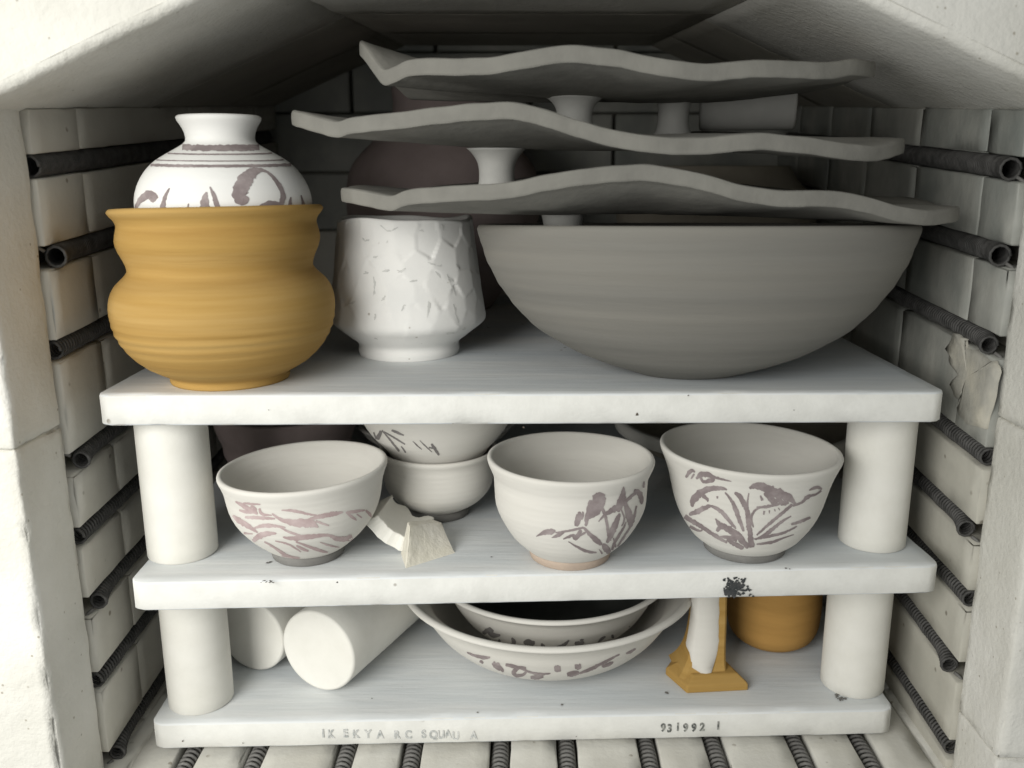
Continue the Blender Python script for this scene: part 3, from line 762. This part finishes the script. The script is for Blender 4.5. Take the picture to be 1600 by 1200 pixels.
s1 = [  # rose brushwork
    [(368, 783, 2), (385, 793, 7), (398, 800, 5), (403, 803, 2)], [(380, 786, 2), (392, 787, 3), (407, 788, 1.5)], [(374, 797, 3), (390, 800, 5), (400, 796, 4), (392, 790, 3)], [(405, 794, 3), (410, 803, 4), (425, 805, 1.5)],
    [(383, 808, 3), (405, 809, 5), (430, 810, 2)], [(440, 797, 1.5), (460, 798, 4), (480, 803, 3), (495, 805, 1.5)], [(425, 802, 2), (440, 812, 5), (460, 817, 9), (478, 817, 11), (490, 819, 8), (497, 824, 2)],
    [(480, 812, 3), (500, 807, 6), (520, 803, 6), (536, 800, 2)], [(493, 814, 3), (504, 818, 3), (514, 821, 1.5)], [(540, 801, 3), (555, 799, 4), (570, 797, 2)], [(541, 801, 2), (549, 807, 4), (557, 813, 2)], [(557, 803, 2), (565, 809, 2)], [(571, 797, 3), (577, 803, 4), (580, 808, 2)],
    [(364, 805, 3), (375, 814, 7), (390, 823, 6), (403, 832, 2)], [(397, 825, 2), (412, 821, 5), (432, 822, 4), (446, 824, 1.5)], [(438, 824, 1.5), (452, 831, 3), (472, 838, 3)], [(393, 847, 3), (403, 839, 8), (415, 834, 7), (432, 833, 2)],
    [(442, 839, 2), (460, 841, 6), (485, 838, 6), (512, 836, 4), (525, 841, 6), (540, 842, 7), (552, 838, 6), (560, 836, 2)], [(413, 846, 2), (430, 856, 3), (445, 866, 4), (458, 871, 2)], [(440, 868, 1.5), (455, 870, 3), (478, 873, 2)],
    [(462, 846, 2), (480, 853, 3), (500, 860, 4), (512, 863, 1.5)], [(463, 852, 2), (472, 857, 4), (482, 861, 2)], [(500, 847, 1), (515, 852, 2.5), (530, 855, 1)], [(395, 834, 1.5), (380, 832, 3), (372, 826, 2)], [(430, 845, 1.5), (450, 850, 2.5), (470, 862, 1.5)]]
tea_bowl('tea_bowl', 479, 887, 57, [(729, 129.5), (733, 129), (742, 125.5), (757, 121), (775, 118), (790, 115), (805, 110), (819, 103), (832, 94), (843, 85), (853, 75), (862, 65), (868, 57)], 0, M['dark_foot'], 'white tea bowl with rose pink brushwork beside the left post', kx=.040, strokes=s1, pm=M['rose'])
s3 = [  # grey-mauve branch and leaves
    [(838, 838, 1), (850, 832, 6), (862, 830, 7), (868, 830, 2)], [(862, 840, 1), (872, 836, 5), (882, 831, 2)], [(868, 832, 2), (890, 829, 3), (912, 824, 3)], [(880, 842, 1.5), (892, 837, 4), (898, 835, 2)], [(895, 841, 5), (902, 838, 7), (908, 828, 4)], [(905, 838, 1.5), (912, 833, 3), (916, 831, 1)],
    [(900, 822, 5), (903, 812, 8), (905, 803, 7), (903, 800, 2)], [(909, 812, 2), (911, 803, 3), (910, 799, 1)], [(915, 822, 3), (919, 803, 8), (928, 788, 15), (937, 778, 16), (941, 773, 6)], [(928, 774, 4), (938, 776, 12), (941, 785, 8), (932, 800, 8), (920, 810, 3)],
    [(938, 788, 4), (945, 805, 4), (950, 830, 4), (952, 845, 5)], [(935, 815, 1), (945, 804, 4), (960, 795, 8), (975, 785, 5), (990, 772, 4), (997, 767, 3)], [(974, 760, 1), (973, 773, 8), (968, 788, 9), (966, 800, 4)], [(975, 783, 4), (981, 800, 9), (985, 815, 9), (984, 824, 3)],
    [(990, 767, 5), (998, 769, 7), (1002, 780, 6), (1002, 788, 2)], [(948, 848, 3), (956, 832, 8), (963, 815, 7), (968, 802, 3)], [(912, 824, 3), (922, 835, 5), (934, 846, 7), (940, 851, 3)], [(941, 850, 4), (948, 858, 9), (953, 863, 5)], [(888, 846, 1), (905, 856, 3), (920, 862, 4), (932, 863, 1.5)],
    [(955, 864, 2), (960, 848, 4), (972, 828, 3), (978, 815, 1.5)], [(962, 858, 2), (975, 838, 3), (988, 818, 2)], [(936, 858, 1), (941, 865, 3)], [(958, 840, 2), (962, 855, 3)], [(990, 825, 3), (980, 842, 3), (970, 856, 2)], [(1006, 752, 2), (1005, 762, 3)], [(968, 790, 2), (975, 810, 2), (971, 822, 1.5)], [(994, 790, 2), (991, 806, 3), (986, 820, 1.5)]]
tea_bowl('tea_bowl', 891, 893, 65, [(714, 130.5), (718, 130), (728, 126), (742, 120.5), (765, 118.5), (787, 116.5), (802, 111.5), (815, 105), (828, 97.5), (840, 89), (851, 78), (862, 66)], 0, M['tan_foot'], 'white tea bowl with a mauve leafy branch painted low on its right side', kx=-.012, strokes=s3)
s4 = [
    [(1072, 746, 3), (1077, 738, 5), (1082, 735, 4), (1086, 738, 2)], [(1080, 748, 2), (1085, 740, 3)], [(1088, 748, 3), (1096, 741, 8), (1104, 741, 8), (1115, 745, 4), (1130, 749, 3), (1143, 752, 1)], [(1092, 740, 2), (1099, 752, 4), (1108, 751, 6), (1117, 748, 5)],
    [(1082, 792, 3), (1083, 783, 8), (1090, 774, 10), (1102, 766, 8), (1115, 763, 7), (1128, 763, 5), (1136, 765, 2)], [(1098, 774, 6), (1105, 780, 4), (1106, 784, 2)], [(1121, 775, 3), (1121, 779, 2)],
    [(1077, 804, 4), (1090, 799, 8), (1105, 792, 6), (1112, 790, 2)], [(1066, 804, 5), (1078, 812, 6), (1092, 820, 6), (1106, 829, 5), (1120, 838, 5), (1136, 848, 3)], [(1078, 822, 4), (1092, 829, 3), (1098, 828, 2)], [(1111, 790, 3), (1124, 797, 5), (1135, 808, 5), (1144, 819, 4), (1150, 826, 2)],
    [(1133, 769, 2), (1143, 782, 4), (1150, 797, 6), (1156, 814, 5), (1162, 830, 3)], [(1148, 769, 3), (1156, 776, 6), (1163, 788, 7), (1168, 800, 6), (1170, 820, 7), (1172, 835, 7), (1175, 855, 8)], [(1170, 770, 1.5), (1168, 785, 2.5), (1168, 798, 2)],
    [(1171, 763, 3), (1180, 759, 8), (1192, 761, 11), (1206, 767, 12), (1220, 772, 12), (1232, 777, 10), (1238, 783, 6), (1243, 788, 2)], [(1196, 768, 8), (1204, 778, 9), (1210, 784, 7), (1216, 780, 4)], [(1188, 774, 2), (1191, 782, 4)], [(1182, 793, 3), (1200, 791, 4), (1218, 787, 3)], [(1215, 776, 6), (1222, 786, 7), (1232, 784, 5)],
    [(1194, 798, 3), (1193, 804, 2)], [(1202, 797, 2), (1202, 802, 1)], [(1210, 795, 2), (1211, 799, 1)], [(1216, 793, 1.5), (1218, 797, 1)], [(1177, 824, 2), (1174, 808, 3), (1180, 797, 3), (1188, 793, 1.5)],
    [(1182, 836, 2), (1200, 820, 4), (1220, 803, 4), (1238, 788, 4)], [(1238, 790, 3), (1252, 785, 3), (1262, 776, 5), (1275, 772, 3), (1283, 766, 3)], [(1264, 766, 2), (1276, 761, 4), (1284, 764, 3)], [(1180, 843, 2), (1200, 832, 5), (1218, 817, 4), (1236, 806, 1.5)], [(1178, 842, 2), (1200, 838, 4), (1225, 832, 3), (1245, 822, 2)], [(1236, 819, 3), (1250, 815, 4), (1266, 808, 3)], [(1182, 850, 2), (1205, 847, 4), (1225, 840, 2), (1240, 835, 1)],
    [(1118, 810, 1.5), (1126, 820, 7), (1140, 828, 9), (1152, 836, 9), (1162, 847, 7), (1170, 855, 6)], [(1120, 830, 4), (1126, 823, 6), (1134, 820, 4)], [(1125, 838, 2), (1140, 840, 6), (1152, 843, 6)], [(1136, 842, 4), (1148, 850, 6), (1162, 856, 6)], [(1143, 846, 3), (1156, 854, 5)]]
tea_bowl('tea_bowl', 1167, 882, 65, [(700, 139.5), (704, 138.5), (712, 135), (725, 129.5), (742, 123.5), (760, 118.5), (778, 113.5), (795, 107), (810, 99), (823, 90), (834, 81), (845, 67)], 0, M['dark_foot'], 'white tea bowl with a spreading mauve tree and dark foot, beside the right post', kx=-.028, strokes=s4)
# stack behind: plain white bowl with a painted bowl nested in it
rt, bd = tea_bowl('white_bowl', 686, 818, 47, [(700, 92), (704, 91), (712, 87.5), (724, 86.5), (742, 86), (758, 83.5), (770, 79.5), (781, 72), (791, 62), (803, 44)], 0, M['dark_foot'], 'plain white bowl on a dark foot holding a painted bowl, behind the front tea bowls', cat='bowl', wall=.004)
ys = rt.location.y
outn = profile_px([(618, 130), (640, 122), (655, 115), (672, 105), (690, 91), (700, 82), (715, 72), (735, 55), (750, 40)], 686, ys, ZM+.036, 40, .0001, .004)
nb = empty('nested_bowl', (rt.location.x, ys, ZM+.036)); tag(nb, 'white bowl with thin grey bamboo strokes nested in the plain white bowl', 'bowl')
V, Fs = lathe(hollow(outn, .004, .006), (rt.location.x, ys), 96)
nbb = mesh_obj('body', V, Fs, M['white_slip'], nb, nb.location)
paint('brush_painting', [[(596, 673, 5), (591, 683, 6), (588, 692, 5)], [(597, 672, 2), (612, 690, 3), (624, 705, 3)], [(600, 674, 1.5), (615, 683, 3), (633, 694, 2)], [(612, 672, 3), (620, 675, 4), (631, 680, 2)], [(627, 697, 1.5), (634, 707, 3)], [(645, 689, 1), (652, 696, 2), (659, 702, 1)], [(656, 688, 1), (665, 697, 2), (675, 706, 1)], [(674, 693, 3), (680, 702, 5), (686, 711, 3)], [(670, 699, 2), (678, 700, 3)], [(584, 675, 2), (588, 686, 2)], [(590, 692, 3), (600, 699, 3)]], [nbb], M['grey_ink'], nb)
# shapes in the dim back of the middle shelf
simple_pot('large_white_bowl', 682, .30, [(655, 125), (672, 117), (695, 108), (730, 80), (755, 50)], ZM, M['white_slip'], 'pale bowl behind the nested bowls, only its left rim showing', 'bowl')
simple_pot('purple_pot', 447, .24, [(640, 112), (672, 106), (700, 98), (730, 92), (760, 60)], ZM, M['purple_clay'], 'dim purplish pot behind the rose painted tea bowl', 'pot')
bw, bwb = tea_bowl('brown_bowl', 1145, 792, 60, [(656, 184), (664, 182), (690, 174), (720, 160), (745, 138), (765, 105), (782, 70)], 0, M['dark_foot'], 'wide brown bowl with a pale rim in the dim back between two painted tea bowls', body_m=M['brown_bowl'], cat='bowl', yc_=.255)
zr_ = max(v.co.z for v in bwb.data.vertices)+bw.location.z; rr_ = max(v.co.x for v in bwb.data.vertices)
V, Fs = lathe([(rr_-.001, zr_-.011), (rr_+.0022, zr_-.009), (rr_+.0026, zr_-.001), (rr_, zr_+.0018), (rr_-.0052, zr_+.0014), (rr_-.0062, zr_-.004)], (bw.location.x, bw.location.y), 96)
o = mesh_obj('rim', V, Fs[:-2], M['white_slip'], bw, bw.location)
o = simple_pot('dark_pot', 1345, .34, [(655, 75), (690, 80), (730, 82), (760, 70), (775, 50)], ZM, M['purple_clay'], 'dark clay pot at the back behind the upper right post', 'pot')
# broken kiln furniture: curved shard and cream wedge
def shard():
    # section of a tube wall lying hollow side up; axis runs back to the left
    V = []; Fs = []; g = onz(616, 866, ZM)
    NA, NL = 14, 8; A0, A1 = math.radians(208), math.radians(274)
    ax = Vector((.10, .995, 0)).normalized(); uu = Vector((.995, -.10, 0)); R0, T = .048, .0125; L = .045
    cen = g+uu*.020+Vector((0, 0, R0+.0005))
    for side in (0, 1):
        for i in range(NA+1):
            a = A0+(A1-A0)*i/NA; r = R0-(T if side else 0)
            for j in range(NL+1):
                t = L*j/NL*(1-.10*math.sin(i*.9)) + .002*N3(i*.6, j*.3, 4)
                V.append(cen+uu*(r*math.cos(a))+Vector((0, 0, r*math.sin(a)))+ax*t)
    W_ = NL+1; S = (NA+1)*W_
    for i in range(NA):
        for j in range(NL):
            q = i*W_+j; Fs += [(q, q+1, q+W_+1, q+W_), (S+q, S+q+W_, S+q+W_+1, S+q+1)]
    for i in range(NA):
        q = i*W_; Fs.append((q, q+W_, S+q+W_, S+q)); q = i*W_+NL; Fs.append((q, S+q, S+q+W_, q+W_))
    for j in range(NL):
        q = j; Fs.append((q, S+q, S+q+1, q+1)); q = NA*W_+j; Fs.append((q, q+1, S+q+1, S+q))
    o_ = mesh_obj('broken_tube', V, Fs, M['post'], None, (g.x, g.y, ZM), smooth=False); fix_normals(o_)
    b_ = o_.modifiers.new('bevel', 'BEVEL'); b_.width = .0009; b_.segments = 2; b_.limit_method = 'ANGLE'
    tag(o_, 'curved white shard of a broken tube leaning under the rose painted bowl', 'shard')
shard()
def wedge():
    fl_ = onz(634, 888, ZM); fr_ = onz(711, 864, ZM)
    dn = (fr_-fl_).normalized(); bk = Vector((-dn.y, dn.x, 0))
    tl = ony(640, 823, fl_.y+.012); tr = ony(690, 816, fr_.y+.016)
    tl2 = tl+bk*.010+dn*.004; tr2 = tr+bk*.010-dn*.002
    bl2 = fl_+bk*.026+dn*.011; br2 = fr_+bk*.028-dn*.004
    bm = bmesh.new()
    c8 = {(0, 0, 0): fl_, (1, 0, 0): fr_, (1, 0, 1): tr, (0, 0, 1): tl, (0, 1, 0): bl2, (1, 1, 0): br2, (1, 1, 1): tr2, (0, 1, 1): tl2}
    n = 14; ids = {}
    def vt(i, j, k):
        if (i, j, k) not in ids:
            a, b, c_ = i/n, j/n, k/n; p = Vector()
            for (x, y, z), q in c8.items(): p += q*((a if x else 1-a)*(b if y else 1-b)*(c_ if z else 1-c_))
            if k > 0:
                on = sum(1 for t in (i, j, k) if t in (0, n)); cen_ = sum(c8.values(), Vector())/8
                if on >= 2: p += (cen_-p).normalized()*(0.0006+.0010*max(0, N3(p.x*140, p.y*140, p.z*140)))
                p += Vector((N3(p.x*120, p.y*120, p.z*120), N3(p.y*120, 3, p.z*120), N3(p.z*110, p.x*110, 7)))*.0003
            ids[(i, j, k)] = bm.verts.new(p)
        return ids[(i, j, k)]
    for a in range(3):
        for sd in (0, n):
            for i in range(n):
                for j in range(n):
                    q = []
                    for di, dj in ((0, 0), (1, 0), (1, 1), (0, 1)):
                        k = [0, 0, 0]; k[a] = sd; k[(a+1) % 3] = i+di; k[(a+2) % 3] = j+dj; q.append(vt(*k))
                    bm.faces.new(q)
    bmesh.ops.recalc_face_normals(bm, faces=bm.faces)
    me = bpy.data.meshes.new('broken_wedge'); 
    for v in bm.verts: v.co -= Vector((fl_.x, fl_.y, ZM))
    bm.to_mesh(me); bm.free(); me.materials.append(M['cream'])
    o_ = bpy.data.objects.new('broken_wedge', me); COL.objects.link(o_); o_.location = (fl_.x, fl_.y, ZM)
    tag(o_, 'cream wedge of broken firebrick lying between two painted tea bowls', 'brick piece')
wedge()

# ================================================================== LOWEST SHELF
def lying(px, py, r, ang, L, label):
    g = onz(px, py, ZB); d = Vector((math.sin(ang), math.cos(ang), 0)); p0 = Vector((g.x, g.y, ZB+r)); 
    o_ = cyl('lying_cylinder', p0, p0+d*L, r, M['post']); tag(o_, label, 'cylinder'); return o_
lying(500, 1078, .0360, math.radians(23), .16, 'white solid cylinder lying with its flat end forward, in front of the other one')
lying(396, 1047, .0335, math.radians(20), .14, 'white cylinder lying half hidden behind the lower left post')
# nested painted bowls
def wide_bowl(name, px, yc_, zrim, rr, zb, rfoot, label, lip, strokes, pm, kx=0, inner_m=None):
    p = ony(px, 960, yc_); c_ = (p.x, yc_); h = zrim-zb
    pts = [(0, rfoot), (.07, rfoot+.002), (.09, rr*.46), (.15, rr*.60), (.35, rr*.735), (.60, rr*.83), (.78, rr*.875), (.90, rr*.925), (1, rr)]
    outer = [(smooth_interp(pts, i/50), zb+h*i/50) for i in range(51)]
    root = empty(name, (c_[0], c_[1], zb)); tag(root, label, 'bowl')
    V_, F_ = lathe(hollow(outer, lip, .006), c_, 128, warper(kx, 0, zb, zrim)); body = mesh_obj('body', V_, F_, M['white_slip'], root, root.location)
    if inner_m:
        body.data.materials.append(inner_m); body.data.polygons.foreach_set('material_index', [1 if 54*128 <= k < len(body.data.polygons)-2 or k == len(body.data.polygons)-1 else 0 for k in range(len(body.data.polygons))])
    paint('brush_painting', strokes, [body], pm, root, wmul=1.12)
    return root
yn = .142
so = [[(730, 1019, 2), (742, 1024, 4), (757, 1027, 5), (766, 1027, 3)], [(770, 1035, 6), (778, 1042, 4)], [(782, 1047, 4), (775, 1040, 7), (770, 1035, 4)], [(775, 1036, 6), (784, 1046, 5), (786, 1050, 2)], [(790, 1038, 5), (803, 1041, 5), (815, 1044, 4), (825, 1049, 3), (842, 1053, 4), (860, 1052, 2)], [(822, 1044, 4), (812, 1043, 5), (803, 1049, 6), (806, 1055, 5), (817, 1054, 4), (824, 1047, 3)], [(866, 1045, 8), (876, 1044, 9)], [(898, 1042, 8), (908, 1041, 8)], [(886, 1054, 6), (896, 1052, 7), (905, 1051, 4)], [(905, 1052, 3), (925, 1044, 5), (945, 1034, 4), (968, 1022, 2)], [(940, 1041, 4), (952, 1037, 5), (958, 1034, 2)], [(829, 1058, 5), (840, 1058, 6), (849, 1057, 3)], [(952, 1046, 2), (962, 1042, 4)], [(978, 1021, 2), (985, 1018, 4), (993, 1013, 2)], [(750, 1032, 4), (755, 1036, 3)]]
si = [[(712, 968, 3), (718, 967, 6), (722, 972, 3)], [(736, 976, 4), (741, 979, 3)], [(728, 984, 2), (734, 989, 4), (740, 988, 3)], [(755, 990, 6), (765, 984, 8), (770, 992, 8), (782, 992, 3)], [(762, 1003, 3), (772, 999, 8), (782, 1003, 4)], [(800, 996, 3), (803, 1004, 6), (797, 1011, 4)], [(786, 1008, 2), (793, 1010, 5)], [(818, 1004, 4), (826, 1003, 9), (832, 1006, 6), (834, 1001, 4)], [(846, 1005, 3), (848, 1010, 6), (846, 1014, 2)], [(866, 1013, 3), (880, 1008, 5), (889, 1000, 2)], [(898, 1004, 5), (905, 1006, 8), (912, 1002, 4)], [(912, 999, 2), (906, 1000, 3)], [(934, 1003, 2), (940, 998, 4), (946, 994, 2)], [(955, 995, 5), (959, 994, 6)], [(972, 990, 2), (980, 984, 4), (984, 978, 2)], [(742, 990, 2), (750, 996, 4)], [(700, 960, 4), (706, 963, 4)], [(990, 980, 2), (995, 974, 4)]]
wide_bowl('painted_bowl', 856, yn, -.2084, .1325, ZB, .044, 'wide white bowl with mauve scrolls on the lowest shelf, the outer of the nested pair', .0075, so, M['mauve'])
wide_bowl('painted_bowl', 861, yn, -.1985, .1075, ZB+.016, .033, 'white bowl with dark painted squiggles sitting inside the wider painted bowl', .006, si, M['grey_ink'], inner_m=M['bowl_shade'])  # inside coloured dark for the shade it lies in
# ochre stand with white slip
def stand():
    g = onz(1073, 1084, ZB); gr = onz(1169, 1079, ZB); u_ = (gr-g).normalized(); v_ = Vector((-u_.y, u_.x, 0)); Wd = (gr-g).length
    root = empty('ochre_stand', (g.x, g.y, ZB)); tag(root, 'ochre clay stand with a tall white coated upright on a splayed base', 'stand')
    def P(a, b, z): return g+u_*a+v_*b+Vector((0, 0, z))
    # base: splayed plate whose front corner is cut away at the left
    base = [(0, 0), (Wd, 0), (Wd*.80, .046), (.004, .052), (-.011, .030)]
    V_ = [P(a, b, 0) for a, b in base]+[P(a, b, .0065) for a, b in base]+[P(Wd*.5+(a-Wd*.5)*.72, .026+(b-.026)*.72, .0125) for a, b in base]
    n = 5; F_ = [tuple(range(n))[::-1]]+[(i, (i+1) % n, n+(i+1) % n, n+i) for i in range(n)]+[(n+i, n+(i+1) % n, 2*n+(i+1) % n, 2*n+i) for i in range(n)]+[tuple(range(2*n, 3*n))]
    o_ = mesh_obj('base', V_, F_, M['yellow'], root, root.location, smooth=False); fix_normals(o_)
    b_ = o_.modifiers.new('bevel', 'BEVEL'); b_.width = .0012; b_.segments = 2
    # upright: blade flaring into the base
    rows = []
    H = ZM-.0228-ZB
    for i in range(25):
        z = .008+(H-.012)*i/24; t = (z-.008)/H
        fl_ = .020*math.exp(-t*9)
        x0, x1 = .008-fl_*.6+.003*math.sin(t*3), .0365+fl_*.05+.0010*math.sin(t*5)
        y0, y1 = .018-fl_*.5, .040+fl_*.4
        rows.append([(x0, y0+.004), (x0+.003, y0), (x1-.002, y0), (x1, y0+.002), (x1, y1), (x0, y1)])
    V_ = []; F_ = []; k = 6
    for i, rw in enumerate(rows):
        z = .008+(H-.012)*i/24
        V_ += [P(a, b, z) for a, b in rw]
    for i in range(24):
        for j in range(k): F_.append((i*k+j, i*k+(j+1) % k, (i+1)*k+(j+1) % k, (i+1)*k+j))
    F_ += [tuple(range(k)), tuple(range(24*k, 25*k))]
    o_ = mesh_obj('upright', V_, F_, M['yellow'], root, root.location, smooth=False); fix_normals(o_)
    # white slip coat on the front and left of the upright, ending in a ragged tongue
    V_ = []; F_ = []
    for i in range(1, 25):
        z = .008+(H-.012)*i/24; rw = rows[i]; d = .0012
        e = min(1, max(0, (i-1)/4)); wv = .0012*N3(i*.5, 1, 1)
        xa, xb = rw[0][0], rw[2][0]; mid = xa+(xb-xa)*.42
        l = mid+(xa-.0012-mid)*(.5*(e > 0)+.5*e); r = mid+(xb-.005+wv-mid)*(.55+.45*e)
        yy = rw[1][1]-d
        V_ += [P(l, yy+.016 if e > .5 else yy+.003, z), P(l, yy+.002, z), P(l+.003*e, yy-.0002, z), P((l+r)/2, yy-.0012, z), P(r-.002*e, yy-.0002, z), P(r, yy+.0014, z)]
    for i in range(23):
        for j in range(5): q = i*6+j; F_.append((q, q+1, q+7, q+6))
    o_ = mesh_obj('slip_coat', V_, F_, M['white_slip'], root, root.location); fix_normals(o_)
stand()
simple_pot('small_ochre_pot', 1213, .145, [(880, 70), (905, 71), (940, 72), (965, 71), (985, 68), (1000, 61), (1008, 52), (1014, 42), (1018, 32)], ZB, M['ochre_dull'], 'small round based ochre pot between the stand and the lower right post', 'pot', warp=None)
